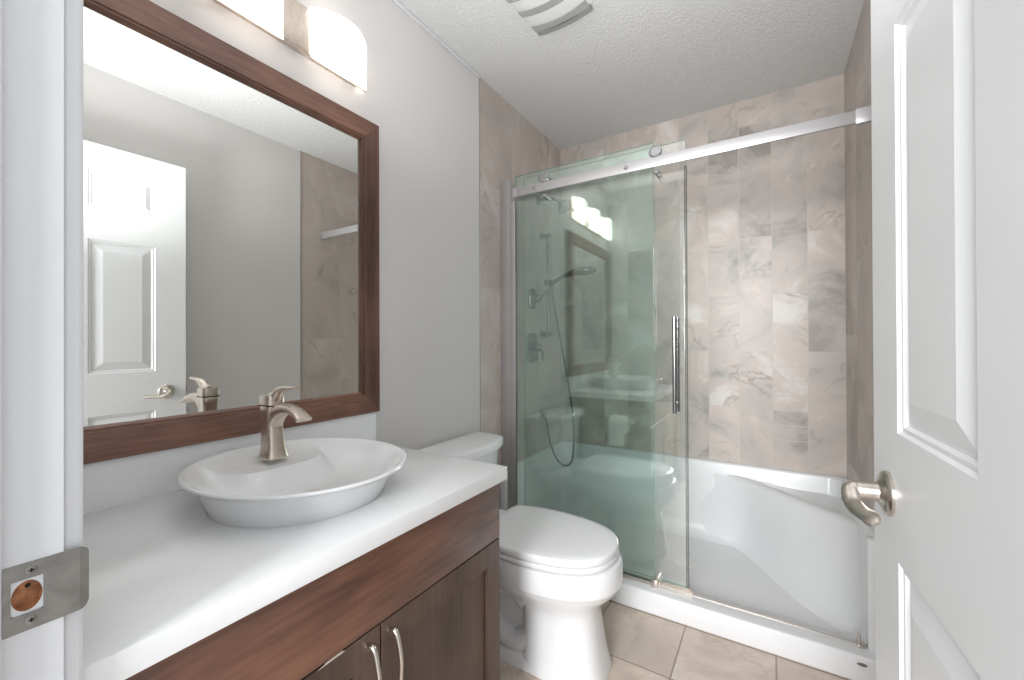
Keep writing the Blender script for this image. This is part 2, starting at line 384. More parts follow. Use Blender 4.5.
# ------------------------------------------------------------------ panelled door
XD, YD, DA = 1.3626, .946, radians(3.3461)
DW = .806
door = bpy.data.objects.new('door_1', None)
def door_mesh():
    bm = bmesh.new(); th = .035; ht = 2.033
    ub = [0, .122, .358, .448, .684, DW]        # from the latch edge towards the hinge
    zb = [0.012, .165, .808, .998, 1.603, 1.753, 1.915, ht]
    prof = [(0, 0), (.004, .0045), (.010, .0045), (.014, .009), (.018, .009), (.05, .0015)]
    for side in (0, 1):
        X = lambda d: (0 + d) if side == 0 else (th - d)
        for i in range(5):
            for j in range(7):
                u0, u1, z0, z1 = ub[i], ub[i + 1], zb[j], zb[j + 1]
                if i in (1, 3) and j in (1, 3, 5):
                    rings = []
                    for s_, d_ in prof:
                        if s_ > .04 and (z1 - z0) < .2: s_ = .036
                        rings.append([(X(d_), u0 + s_, z0 + s_), (X(d_), u1 - s_, z0 + s_), (X(d_), u1 - s_, z1 - s_), (X(d_), u0 + s_, z1 - s_)])
                    loft(bm, rings, False, True)
                else:
                    bm.faces.new([bm.verts.new(c) for c in ((X(0), u0, z0), (X(0), u1, z0), (X(0), u1, z1), (X(0), u0, z1))])
    for (u0, z0, u1, z1) in ((0, zb[0], 0, ht), (DW, zb[0], DW, ht), (0, zb[0], DW, zb[0]), (0, ht, DW, ht)):
        bm.faces.new([bm.verts.new(c) for c in ((0, u0, z0), (th, u0, z0), (th, u1, z1), (0, u1, z1))])
    bmesh.ops.remove_doubles(bm, verts=bm.verts, dist=1e-5)
    return bm
bm = door_mesh()
# local (x into thickness, u from latch edge, z) -> world
dm = Matrix(((cos(DA), sin(DA), 0, XD), (sin(DA), -cos(DA), 0, YD), (0, 0, 1, 0), (0, 0, 0, 1)))
bm.transform(dm)
d1 = struct(finish('door_1', bm, M['door'], smooth=False), 'white six panel door swung open against the right wall')
def lever(side):
    def tw(pt): return dm @ Vector(pt)
    s = -1 if side == 0 else 1; x0 = 0 if side == 0 else .035
    cu, cz = .079, .896
    bm = bmesh.new(); rings = []
    for r, h in ((.0345, 0), (.0345, .004), (.0315, .007), (.028, .0085), (.024, .009), (.020, .0115), (.0155, .014), (.0145, .02), (.0140, .038), (.0135, .040)):
        rings.append([tw((x0 + s * h, cu + r * cos(2 * pi * k / 32), cz + r * sin(2 * pi * k / 32))) for k in range(32)])
    loft(bm, rings); ro = finish('door_handle', bm, M['nickel'], d1)
    bm = bmesh.new()
    pts = [(x0 + s * .034, cu, cz), (x0 + s * .045, cu + .001, cz), (x0 + s * .049, cu + .008, cz - .004), (x0 + s * .049, cu + .026, cz - .015), (x0 + s * .045, cu + .052, cz - .018), (x0 + s * .041, cu + .080, cz - .015), (x0 + s * .038, cu + .100, cz - .018)]
    P = spline(pts, 20); rad = [.0135 if i < 5 else .0135 - .002 * min(1, (i - 5) / 8) for i in range(21)]; rad[-1] = .006; rad[-2] = .010
    fl = [1 if i < 4 else max(.42, 1 - .10 * (i - 3)) for i in range(21)]
    tube(bm, [tw(c) for c in P], rad, 16, fl); finish('lever', bm, M['nickel'], ro)
    return ro
lever(0); 
bm = bmesh.new(); box(bm, .006, .029, -.0012, 0, .87, .928); bm.transform(dm); finish('latch_plate', bm, M['steel'], d1)
bm = bmesh.new(); box(bm, .011, .024, -.008, 0, .89, .908, bev=.002); bm.transform(dm); finish('latch_bolt', bm, M['steel'], d1)

# ------------------------------------------------------------------ vanity
CT, CB, CX, CY0, CY1 = .787, .751, .583, .138, .990
FX = .565
van = root('vanity_cabinet', (.28, .56, 0), 'dark brown wooden vanity cabinet under the white countertop', 'cabinet')
bm = bmesh.new()
box(bm, .0015, FX - .02, CY0, .972, .10, CB - .0005); box(bm, .0015, FX - .08, CY0 + .01, .965, 0, .10)
finish('carcass', bm, M['cab_d'], van, smooth=False)
bx('side_panel', M['cab_v'], van, .0015, FX - .0205, .9722, .977, 0.0, CB - .0005)
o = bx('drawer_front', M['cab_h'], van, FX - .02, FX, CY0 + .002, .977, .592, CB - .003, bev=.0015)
yc_ = .5585
def shaker(y0, y1, hy):
    bm = bmesh.new(); z0, z1 = .105, .588; s = .058
    # front frame with stepped recess
    rings = []
    for ins, x in ((0, FX - .02), (0, FX - .0015), (.0015, FX), (s, FX), (s + .001, FX - .009), (s + .006, FX - .009)):
        rings.append([(x, y0 + ins, z0 + ins), (x, y1 - ins, z0 + ins), (x, y1 - ins, z1 - ins), (x, y0 + ins, z1 - ins)])
    loft(bm, rings, True, True)
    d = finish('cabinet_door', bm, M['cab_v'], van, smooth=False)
    bm = bmesh.new()       # thin dark strips painting the shadow of a groove around the panel
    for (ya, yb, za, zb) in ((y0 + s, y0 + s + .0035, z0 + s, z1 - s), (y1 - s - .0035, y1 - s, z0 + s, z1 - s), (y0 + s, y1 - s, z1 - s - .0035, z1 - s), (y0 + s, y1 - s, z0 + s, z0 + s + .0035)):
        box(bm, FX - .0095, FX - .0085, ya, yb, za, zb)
    finish('panel_groove_shadow', bm, M['dark'], d, smooth=False)
    bm = bmesh.new()
    pts = [(FX, hy, .560), (FX + .012, hy, .566), (FX + .021, hy, .552), (FX + .029, hy, .52), (FX + .030, hy, .498), (FX + .027, hy, .47), (FX + .018, hy, .448), (FX + .010, hy, .440), (FX, hy, .444)]
    P = spline(pts, 28)
    tube(bm, P, [.0062 - .0024 * sin(pi * i / 28) for i in range(29)], 12)
    finish('handle', bm, M['nickel'], d)
    return d
shaker(yc_ + .0015, .977, yc_ + .024)
shaker(CY0 + .002, yc_ - .0015, yc_ - .030)
# pale chip on the top edge of the left cabinet door
bm = bmesh.new()
loft(bm, [[(FX + .0003, .425, .5868), (FX + .0003, .478, .5872), (FX + .0003, .472, .5892), (FX + .0003, .446, .5885)], [(FX - .004, .425, .5868), (FX - .004, .478, .5872), (FX - .004, .472, .5892), (FX - .004, .446, .5885)]])
finish('worn_chip', bm, simple('bare_chip', (214, 200, 184), .7), van, smooth=False)
ct = bx('countertop', M['counter'], None, .0215, CX, CY0, CY1, CB, CT, bev=.002)
ct['label'] = 'white quartz countertop slab on the brown vanity'; ct['category'] = 'countertop'
bs = bx('backsplash', M['counter'], None, .0015, .0212, CY0, CY1 + .019, CB + .001, .8895, bev=.0015)
bs['label'] = 'low white backsplash strip against the wall behind the sink'; bs['category'] = 'backsplash'

# ------------------------------------------------------------------ vessel sink
SX, SY = .2905, .568
sink = root('vessel_sink', (SX, SY, CT), 'oval white porcelain vessel sink resting on the countertop', 'sink')
def ring(cx, cy, ax, ay, z, n=64, e=2.0, zf=None):
    out = []
    for k in range(n):
        t = 2 * pi * k / n; c_, s_ = cos(t), sin(t)
        x = cx + ax * abs(c_) ** (2 / e) * (1 if c_ >= 0 else -1); y = cy + ay * abs(s_) ** (2 / e) * (1 if s_ >= 0 else -1)
        out.append((x, y, z if zf is None else z + zf(x, y)))
    return out
def sink_mesh():
    bm = bmesh.new(); NS = 112
    ax, ay, zt = .2475, .2225, .862
    # inner basin sits towards the front; the rear keeps a broad deck for the tap
    prof_out = [(.72, .787), (.74, .787), (.755, .79), (.80, .815), (.86, .838), (.915, .850), (.965, .8545), (.99, .857), (1.0, .8605), (.995, .8635), (.98, .8645)]
    rings = [ring(SX, SY, ax * s, ay * (s if s > .96 else min(s + .065 * (.96 - s) / .24, .97)), z, NS) for s, z in prof_out]
    inner = [(.965, .8635, 0), (.945, .861, .0), (.915, .8545, .002), (.87, .844, .006), (.82, .834, .012), (.74, .822, .020), (.62, .808, .030), (.45, .800, .036), (.25, .7965, .042), (.08, .7955, .044)]
    for s, z, dx in inner:
        bxs = ax * s if s > .9 else ax * s * .97
        rr_ = []
        for (x, y, _) in ring(SX + dx, SY, bxs, ay * s, z, NS):
            z_ = z
            # deck: push basin wall forward behind the tap
            if s < .9:
                lim = SX - .064 + (.93 - s) * .13
                w_ = max(0, 1 - (abs(y - SY) / .135) ** 5)
                if x < lim and w_ > 0:
                    x = x + (lim - x) * w_; z_ = z + (.8608 - z) * w_ * (1 if s > .9 else 0)
            rr_.append((x, y, z_))
        rings.append(rr_)
    loft(bm, rings, True, True)
    return bm
finish('basin', sink_mesh(), M['porcelain'], sink, angle=38)
bm = bmesh.new(); lathe(bm, (SX + .044, SY, .7957), (0, 0, 1), [(.022, 0), (.022, .0015), (.018, .003), (.006, .0035)], 24)
finish('drain', bm, M['nickel'], sink)

# ------------------------------------------------------------------ faucet on the sink deck
fx, fy, fz = .184, .560, .8590
fau = root('faucet', (fx, fy, fz), 'brushed nickel single lever faucet standing on the sink rim', 'faucet')
def sq(cx, cy, hx, hy, z, e=5, n=32): return ring(cx, cy, hx, hy, z, n, e)
bm = bmesh.new()
loft(bm, [sq(fx, fy, .029, .0265, fz), sq(fx, fy, .029, .0265, fz + .004), sq(fx, fy, .0265, .024, fz + .008), sq(fx - .001, fy, .024, .0215, fz + .025), sq(fx - .003, fy, .0225, .0195, fz + .05), sq(fx - .005, fy, .021, .0185, fz + .08), sq(fx - .006, fy, .0215, .0195, fz + .105), sq(fx - .006, fy, .0225, .0205, fz + .120), sq(fx - .006, fy, .0215, .0195, fz + .1235)])
finish('body', bm, M['nickel_f'], fau, angle=50)
bm = bmesh.new()      # spout: broad flat channel arching forward and drooping
pts = spline([(fx - .006, fy, fz + .085), (fx + .018, fy, fz + .106), (fx + .045, fy, fz + .118), (fx + .078, fy, fz + .120), (fx + .106, fy, fz + .113), (fx + .127, fy, fz + .101)], 18)
rings = []
for i, c in enumerate(pts):
    d = (pts[min(i + 1, 18)] - pts[max(i - 1, 0)]).normalized(); nn = Vector((-d.z, 0, d.x)); t = i / 18
    hw = .0185 - .004 * sin(pi * t) + .0005 * t; hh = .020 * (1 - t) ** 1.6 + .005
    rr_ = []
    for k in range(20):
        an = 2 * pi * k / 20; cc, ss = cos(an), sin(an)
        u = hw * abs(cc) ** .5 * (1 if cc >= 0 else -1); v = hh * abs(ss) ** .5 * (1 if ss >= 0 else -1)
        rr_.append(c + Vector((0, 1, 0)) * u + nn * v)
    rings.append(rr_)
loft(bm, rings); finish('spout', bm, M['nickel_f'], fau, angle=50)
bm = bmesh.new(); box(bm, fx - .028, fx + .015, fy - .0200, fy + .0200, fz + .1235, fz + .1265)
sm = finish('neck_seal', bm, M['dark'], fau, smooth=False)
bm = bmesh.new()      # lever: block with a swept blade
loft(bm, [sq(fx - .006, fy, .0235, .0215, fz + .1265), sq(fx - .006, fy, .0235, .0215, fz + .146), sq(fx - .007, fy, .022, .020, fz + .1495)])
pts = spline([(fx - .004, fy, fz + .138), (fx + .014, fy, fz + .150), (fx + .030, fy, fz + .163), (fx + .055, fy, fz + .170), (fx + .080, fy, fz + .171), (fx + .096, fy, fz + .173)], 16)
rings = []
for i, c in enumerate(pts):
    d = (pts[min(i + 1, 16)] - pts[max(i - 1, 0)]).normalized(); nn = Vector((-d.z, 0, d.x)); t = i / 16
    hw = .015 - .007 * t; hh = .016 * (1 - t) ** 2 + .0028
    rings.append([c + Vector((0, 1, 0)) * (hw * cos(2 * pi * k / 16)) + nn * (hh * sin(2 * pi * k / 16)) for k in range(16)])
loft(bm, rings); finish('lever', bm, M['nickel_f'], fau, angle=50)

# ------------------------------------------------------------------ wall mirror
MY0, MY1, MZ0, MZ1, MX = .128, 1.019, .8905, 1.9055, .030
mir = root('wall_mirror', (0, .57, .88), 'large wall mirror in a brown walnut frame above the sink', 'mirror')
FWD = .074
def rail(name, mat, o_, i_):
    """o_, i_ = outer and inner edge end points in (y,z): mitred member with an inner lip"""
    bm = bmesh.new()
    def sec(po, pi_):
        y0, z0 = po; y1, z1 = pi_
        L_ = lambda t: (y0 + (y1 - y0) * t, z0 + (z1 - z0) * t)
        pr = [(.002, 0), (MX - .002, 0), (MX, .02), (MX, .84), (MX - .001, .86), (MX - .004, .87), (MX - .004, .93), (MX - .008, .96), (.0145, 1.0), (.002, 1.0)]
        return [(x, *L_(t)) for x, t in pr]
    loft(bm, [sec(o_[0], i_[0]), sec(o_[1], i_[1])])
    return finish(name, bm, mat, mir, smooth=False)
O = [(MY0, MZ0), (MY1, MZ0), (MY1, MZ1), (MY0, MZ1)]; I = [(MY0 + FWD, MZ0 + FWD), (MY1 - FWD, MZ0 + FWD), (MY1 - FWD, MZ1 - FWD), (MY0 + FWD, MZ1 - FWD)]
rail('frame_rail', M['frame_h'], (O[0], O[1]), (I[0], I[1])); rail('frame_stile', M['frame_v'], (O[1], O[2]), (I[1], I[2]))
rail('frame_rail', M['frame_h'], (O[2], O[3]), (I[2], I[3])); rail('frame_stile', M['frame_v'], (O[3], O[0]), (I[3], I[0]))
bx('mirror_glass', M['mirror'], mir, .006, .0125, MY0 + FWD - .004, MY1 - FWD + .004, MZ0 + FWD - .004, MZ1 - FWD + .004, smooth=False)

# ------------------------------------------------------------------ vanity light
vl = root('vanity_light', (0, .572, 2.08), 'nickel bar wall light with three glowing alabaster glass shades above the mirror', 'wall light')
bx('back_plate', M['nickel_f'], vl, .0, .026, .572 - .37, .572 + .37, 2.012, 2.148, bev=.002)
for k, yc in enumerate((.861, .572, .283)):
    bm = bmesh.new(); hw, dp = .1035, .050; arc = []
    for i in range(25):
        t = i / 24; y = yc + hw * (1 - 2 * t); s = (1 - (2 * t - 1) ** 2); arc.append((.0285 + dp * s, y))
    ring_ = lambda z: [(x, y, z) for x, y in arc]
    loft(bm, [ring_(2.004), ring_(2.157)])
    finish('lamp_shade', bm, M['shade'], vl, angle=40)
    bx('shade_clip', M['nickel_f'], vl, .026, .03, yc - hw - .001, yc + hw + .001, 1.999, 2.0035, bev=.001); bx('shade_clip', M['nickel_f'], vl, .026, .03, yc - hw - .001, yc + hw + .001, 2.1575, 2.161, bev=.001)

# ------------------------------------------------------------------ ceiling fan cover
fan = root('exhaust_fan_cover', (.50, 1.42, H), 'white square exhaust fan cover with curved grey grilles on the ceiling', 'exhaust fan')
bm = bmesh.new()
def fr(hx, hy, z, e=7): return [(x + (y - 1.42) * .09, y - (x - .505) * .05, z) for x, y, z in ring(.505, 1.42, hx, hy, z, 48, e)]
loft(bm, [fr(.128, .132, H), fr(.128, .132, H - .006), fr(.118, .122, H - .018), fr(.09, .09, H - .024)])
finish('cover', bm, M['white_plastic'], fan, angle=30)
def grille_mat():
    m, nt, b, N, L = new_mat('fan_louvre'); tc = N('ShaderNodeTexCoord'); ck = N('ShaderNodeTexChecker'); ck.inputs['Scale'].default_value = 260
    L(tc.outputs['Object'], ck.inputs['Vector']); ck.inputs[1].default_value = s2l((110, 110, 110)); ck.inputs[2].default_value = s2l((205, 205, 205))
    L(ck.outputs[0], b.inputs['Base Color']); b.inputs['Roughness'].default_value = .6; return m
GM = grille_mat()
def band(y_in, y_out, bow, mat, name, zz=.0255):
    bm = bmesh.new(); top = []; bot = []
    for i in range(25):
        t = i / 24 * 2 - 1; x = .505 + .119 * t; b_ = bow * (1 - t * t)
        zl = H - zz
        for (lst, y) in ((top, y_in + b_), (bot, y_out + b_)):
            lst.append((x + (y - 1.42) * .09, y - (x - .505) * .05, zl))
    loft(bm, [top, bot, [(x, y, z + .012) for x, y, z in bot], [(x, y, z + .012) for x, y, z in top]], False, False, False)
    return finish(name, bm, mat, fan)
band(1.478, 1.512, .022, GM, 'grille', .0262); band(1.516, 1.540, .014, M['grey_grille'], 'grille', .0262)
band(1.385, 1.418, .022, GM, 'grille', .0262); band(1.300, 1.33, .022, GM, 'grille', .0262)

# ------------------------------------------------------------------ toilet
TY = 1.380
toi = root('toilet', (.4, TY, 0), 'white two piece toilet between the vanity and the glass shower', 'toilet')
half = [(.278, .0), (.277, .08), (.279, .135), (.300, .163), (.38, .182), (.48, .188), (.58, .179), (.66, .156), (.72, .118), (.754, .068), (.767, 0)]
hs_ = spline([(x, y, 0) for x, y in half], 30)
def seat_ring(z, s=0.0, fwd=0):
    """outline scaled in by s metres"""
    pts = [(v.x, v.y) for v in hs_] + [(v.x, -v.y) for v in reversed(hs_[1:-1])]
    out = []
    cx = .52
    for x, y in pts:
        kx = 1 - s / .24; ky = 1 - s / .187
        out.append((cx + (x - cx) * kx + fwd, TY + y * ky, z))
    return out
bm = bmesh.new(); loft(bm, [seat_ring(.393, .014), seat_ring(.3955, .012), seat_ring(.3965, .001), seat_ring(.398, 0), seat_ring(.410, .0), seat_ring(.412, .002), seat_ring(.4125, .010)]); finish('seat', bm, M['seat'], toi, angle=50)
bm = bmesh.new(); loft(bm, [seat_ring(.4155, .012), seat_ring(.4165, .001), seat_ring(.418, .0), seat_ring(.434, .0), seat_ring(.4385, .002), seat_ring(.4405, .007), seat_ring(.4425, .03), seat_ring(.444, .09)]); finish('seat_lid', bm, M['seat'], toi, angle=50)
for s in (-1, 1): bx('hinge', M['seat'], toi, .245, .282, TY + s * .075 - .02, TY + s * .075 + .02, .392, .425, bev=.006)
def egg(xb, xf, hw, z, n=48, e=2.2, eb=2.6):
    xc = xb + (xf - xb) * .45; out = []
    for k in range(n):
        t = 2 * pi * k / n; c_, s_ = cos(t), sin(t); ee = e if c_ > 0 else eb
        ax = (xf - xc) if c_ > 0 else (xc - xb)
        out.append((xc + ax * abs(c_) ** (2 / ee) * (1 if c_ >= 0 else -1), TY + hw * abs(s_) ** (2 / ee) * (1 if s_ >= 0 else -1), z))
    return out
bm = bmesh.new()
loft(bm, [egg(.425, .735, .130, 0, e=3, eb=3.2), egg(.425, .735, .130, .008, e=3, eb=3.2), egg(.432, .722, .124, .05, e=2.9, eb=3.2), egg(.438, .711, .119, .12, e=2.7, eb=3.2), egg(.438, .704, .117, .18, e=2.5, eb=3), egg(.435, .704, .119, .21, e=2.4, eb=2.8),
          egg(.41, .715, .130, .235), egg(.36, .735, .147, .26), egg(.31, .757, .166, .282), egg(.275, .771, .179, .298), egg(.262, .777, .1845, .310), egg(.26, .7795, .1865, .3125), egg(.255, .7805, .188, .318), egg(.25, .780, .188, .378), egg(.25, .776, .185, .389), egg(.26, .765, .176, .392)])
finish('bowl', bm, M['porcelain'], toi, angle=40)
bm = bmesh.new()      # rear foot, trapway and the shelf that carries the tank
def rbox(x0, x1, hw, z, e=5): return [(x, y, z) for x, y, _ in ring((x0 + x1) / 2, TY, (x1 - x0) / 2, hw, z, 48, e)]
loft(bm, [rbox(.10, .60, .130, 0), rbox(.10, .60, .130, .012), rbox(.11, .58, .122, .028), rbox(.13, .56, .100, .045), rbox(.14, .55, .078, .07), rbox(.14, .52, .07, .16), rbox(.10, .50, .085, .24), rbox(.06, .45, .13, .30), rbox(.04, .40, .165, .345), rbox(.035, .36, .175, .36), rbox(.035, .36, .175, .392)])
for s in (-1, 1):
    tube(bm, spline([(.50, TY + s * .07, .10), (.42, TY + s * .078, .06), (.33, TY + s * .078, .09), (.28, TY + s * .075, .17), (.33, TY + s * .078, .24), (.42, TY + s * .085, .26), (.48, TY + s * .09, .22)], 28), .040, 16)
finish('trapway', bm, M['porcelain'], toi, angle=50)
def tank_ring(z, xb, xs, xf, hb, hf, n=12):
    pts = [(xb, -hb + .012), (xb + .012, -hb)]
    pts += [(xb + (xs - xb) * t, -hb + (hb - hf) * t * t) for t in (.25, .5, .75, 1)]
    for i in range(1, n):
        t = i / n * 2 - 1; y = hf * t; pts.append((xs + (xf - xs) * (1 - abs(t) ** 2.6), y))
    pts += [(xb + (xs - xb) * t, hb - (hb - hf) * t * t) for t in (1, .75, .5, .25)]
    pts += [(xb + .012, hb), (xb, hb - .012)]
    return [(x, TY + y, z) for x, y in pts]
bm = bmesh.new(); loft(bm, [tank_ring(.392, .03, .12, .165, .185, .165), tank_ring(.41, .022, .14, .185, .20, .18), tank_ring(.55, .018, .158, .203, .213, .192), tank_ring(.672, .018, .168, .212, .22, .198)])
finish('tank', bm, M['porcelain'], toi, angle=50)
bm = bmesh.new(); loft(bm, [tank_ring(.6725, .016, .172, .218, .232, .212), tank_ring(.676, .014, .178, .224, .238, .218), tank_ring(.700, .014, .178, .224, .238, .218), tank_ring(.708, .018, .174, .219, .234, .214), tank_ring(.7105, .028, .160, .205, .222, .202)])
finish('tank_lid', bm, M['porcelain'], toi, angle=50)
bm = bmesh.new(); lathe(bm, (.200, TY - .155, .635), (1, 0, 0), [(.014, 0), (.014, .008), (.009, .012), (.008, .02)], 20)
tube(bm, spline([(.218, TY - .155, .635), (.224, TY - .13, .634), (.232, TY - .10, .63), (.234, TY - .075, .627)], 10), [.007] * 8 + [.0065, .006, .004], 12, .7)
finish('flush_lever', bm, M['chrome'], toi)
for s in (-1, 1):
    bm = bmesh.new(); lathe(bm, (.30, TY + s * .105, .02), (0, 0, 1), [(.013, 0), (.012, .014), (.007, .022)], 16); finish('bolt_cap', bm, M['porcelain'], toi)

# ------------------------------------------------------------------ shower base with corner seat
pan = root('shower_tray', (W / 2, 2.18, 0), 'glossy white acrylic shower tray with raised walls and moulded corner seat', 'shower tray')
PZ = .468; CF, CBk = 1.782, 1.878
bm = bmesh.new(); box(bm, .003, W - .001, CF, CBk, 0, .0915, bev=.009, seg=3); finish('threshold', bm, M['acrylic'], pan)
bm = bmesh.new()
# floor pan with coved edge up to the surround (U shape: left, back, right)
def inner(off, z, r=.05):
    """closed loop, x0..x1, y0..y1 with rounded corners"""
    x0, x1, y0, y1 = .003 + off, W - .001 - off, CBk - .03, B - .001 - off
    pts = []
    for cx, cy, a0 in ((x1 - r, y1 - r, 0), (x0 + r, y1 - r, pi / 2)):
        for i in range(9):
            t = a0 + i / 8 * pi / 2; pts.append((cx + r * cos(t), cy + r * sin(t), z))
    return [(x1, y0, z)] + pts + [(x0, y0, z)]
prof = [(.0, PZ - .004), (.001, PZ), (.018, PZ), (.024, PZ - .005), (.027, PZ - .014), (.034, .13), (.042, .085), (.062, .058), (.095, .047)]
loft(bm, [inner(o_, z_, .035 + o_ * .6) for o_, z_ in prof], False, False, False)
for sg, xe in ((1, .003), (-1, W - .001)):      # rounded front returns where the raised walls meet the threshold
    box(bm, min(xe, xe + sg * .038), max(xe, xe + sg * .038), CBk - .052, CBk - .012, .06, PZ - .001, bev=.006)
finish('surround', bm, M['acrylic'], pan, angle=60)
bx('pan_floor', M['acrylic'], pan, .04, W - .04, CBk - .03, B - .03, .0, .0475)
bm = bmesh.new()
def seatc(z, pts, n=24): return [(v.x, v.y, z) for v in spline([(x, y, 0) for x, y in pts], n)]
xr, yb = W - .024, B - .033
xr = W - .012; ye = CBk - .03          # the mouldings run out against the inside of the threshold
c0 = [(0.680, yb + .004), (0.810, yb - .006), (1.00, 2.525), (1.11, 2.42), (1.22, 2.25), (1.33, 2.09), (1.42, 2.005), (1.475, 1.94), (xr - .006, ye)]
c1 = [(0.740, yb + .004), (0.870, yb - .006), (1.04, 2.51), (1.14, 2.41), (1.25, 2.25), (1.36, 2.11), (1.44, 2.035), (1.482, 1.96), (xr - .004, ye)]
c15 = [(0.780, yb + .004), (0.910, yb - .006), (1.07, 2.50), (1.165, 2.405), (1.265, 2.27), (1.37, 2.15), (1.445, 2.08), (1.486, 2.01), (xr - .002, ye)]
c2 = [(.87, yb + .004), (.98, yb - .004), (1.09, 2.495), (1.185, 2.40), (1.28, 2.305), (1.375, 2.215), (1.445, 2.15), (1.49, 2.08), (xr, ye + .02)]
c3 = [(.92, yb + .004), (1.02, yb - .002), (1.11, 2.50), (1.20, 2.415), (1.295, 2.325), (1.385, 2.245), (1.45, 2.185), (1.492, 2.12), (xr, 2.06)]
c4 = [(.95, yb + .004), (1.045, yb), (1.13, 2.512), (1.215, 2.435), (1.31, 2.345), (1.395, 2.265), (1.455, 2.21), (1.494, 2.15), (xr, 2.10)]
c5 = [(1.00, yb + .006), (1.09, yb), (1.165, 2.525), (1.245, 2.465), (1.33, 2.385), (1.41, 2.31), (1.462, 2.26), (1.495, 2.21), (xr, 2.17)]
c6 = [(1.12, yb + .01), (1.20, yb), (1.27, 2.54), (1.33, 2.50), (1.39, 2.45), (1.44, 2.40), (1.47, 2.36), (1.495, 2.32), (xr, 2.30)]
c7 = [(1.44, yb + .01), (1.45, yb + .01), (1.46, yb + .008), (1.47, yb), (1.48, 2.54), (1.485, 2.53), (1.49, 2.52), (1.495, 2.51), (xr, 2.50)]
def mid(A, Bq, t): return [(p_[0] * (1 - t) + q_[0] * t, p_[1] * (1 - t) + q_[1] * t) for p_, q_ in zip(A, Bq)]
loft(bm, [seatc(.0465, mid(c0, c1, -.35)), seatc(.052, c0), seatc(.07, c1), seatc(.12, mid(c1, c15, .6)), seatc(.22, c15), seatc(.33, c2), seatc(.385, mid(c2, c3, .6)), seatc(.402, c3), seatc(.408, c4), seatc(.401, c5), seatc(.385, c6), seatc(.381, c7)], False, False, False)
finish('corner_seat', bm, M['acrylic'], pan, angle=80)
bm = bmesh.new(); lathe(bm, (.85, 2.2, .0478), (0, 0, 1), [(.05, 0), (.05, .002), (.044, .003)], 32); finish('drain_cover', bm, M['white_plastic'], pan)
# small oval badge plate on the threshold, lower right
bm = bmesh.new(); loft(bm, [[(1.462 + .0 + .014 * cos(2 * pi * k / 24), CF - d, .066 + .0055 * sin(2 * pi * k / 24)) for k in range(24)] for d in (-.002, .0012)])
finish('oval_plug', bm, M['steel'], pan)

# ------------------------------------------------------------------ sliding glass enclosure
enc = root('shower_screen', (.75, 1.84, .09), 'frameless glass shower screen with a fixed pane, rail and wall channels', 'shower screen')
bx('wall_channel', M['alu'], enc, .0025, .064, 1.845, 1.878, .0925, 1.978, bev=.0015)
bm = bmesh.new(); box(bm, .06, .787, 1.838, 1.846, .108, 1.986); 
def pane(name, x0, x1, y0, y1, z0, z1, mat, parent):
    bm = bmesh.new(); box(bm, x0, x1, y0, y1, z0, z1)
    o = finish(name, bm, [mat, M['glass_edge']], parent, smooth=False)
    for pl in o.data.polygons:
        if abs(pl.normal.y) < .5: pl.material_index = 1
    return o
bm.free(); 
pane('fixed_pane', .098, .787, 1.838, 1.846, .106, 1.984, M['glass_fix'], enc)
bm = bmesh.new(); box(bm, .064, .098, 1.838, 1.850, .106, 1.862, bev=.001); finish('channel_cover', bm, M['alu'], enc)
bx('rail', M['alu'], enc, .118, W - .062, 1.808, 1.818, 1.868, 1.912, bev=.0012)
bm = bmesh.new(); box(bm, W - .065, W - .0005, 1.804, 1.822, 1.864, 1.915, bev=.002); finish('rail_bracket', bm, M['alu'], enc)
bm = bmesh.new(); box(bm, .098, .122, 1.806, 1.820, 1.866, 1.914, bev=.002); finish('rail_bracket', bm, M['alu'], enc)
for x in (.227, .681):
    bm = bmesh.new(); lathe(bm, (x, 1.838, 1.889), (0, -1, 0), [(.008, 0), (.008, .030), (.0085, .0305), (.0085, .036), (.006, .038)], 20); finish('rail_bolt', bm, M['chrome'], enc)
bm = bmesh.new(); box(bm, .60, .935, 1.852, 1.858, .0915, .110); box(bm, .10, .935, 1.836, 1.848, .0915, .106); finish('bottom_track', bm, M['nickel'], enc)
bx('door_guide', M['nickel'], enc, .772, .800, 1.826, 1.872, .0915, .122, bev=.003)
bx('sill_strip', M['nickel'], enc, .935, W - .035, 1.852, 1.856, .0915, .0945)
bm = bmesh.new(); box(bm, 1.455, 1.478, 1.832, 1.866, .0915, .098, bev=.002); box(bm, 1.459, 1.468, 1.836, 1.862, .098, .128, bev=.003); finish('door_stop', bm, M['nickel'], enc)
sl = root('sliding_glass_door', (.53, 1.866, .1), 'clear sliding glass shower door with bar handle hung from the rail', 'glass door')
sp_ = pane('pane', .135, .914, 1.8605, 1.8685, .112, 1.975, M['glass_slide'], sl)
for x in (.275, .803):
    bm = bmesh.new(); lathe(bm, (x, 1.870, 1.932), (0, -1, 0), [(.016, 0), (.016, .004), (.011, .006), (.011, .050), (.0255, .051), (.0265, .053), (.0265, .061), (.024, .064), (.019, .0645), (.018, .063), (.004, .063)], 32); r_ = finish('roller', bm, M['chrome'], sl)
    bm = bmesh.new(); lathe(bm, (x + .006, 1.870, 1.845), (0, -1, 0), [(.009, 0), (.009, .020), (.011, .021), (.011, .062), (.008, .065)], 24); finish('anti_jump_stud', bm, M['chrome'], sl)
for s, y in ((0, 1.8300), (1, 1.899)):
    bm = bmesh.new(); tube(bm, [(.872, y, .835), (.872, y, 1.235)], .0085 if s == 0 else .0085, 20)
    h = finish('handle_bar', bm, M['chrome'], sl)
bm = bmesh.new()
for z in (.875, 1.195): tube(bm, [(.872, 1.832, z), (.872, 1.8605, z)], .006, 16); tube(bm, [(.872, 1.8685, z), (.872, 1.897, z)], .006, 16)
finish('handle_standoff', bm, M['chrome'], sl)
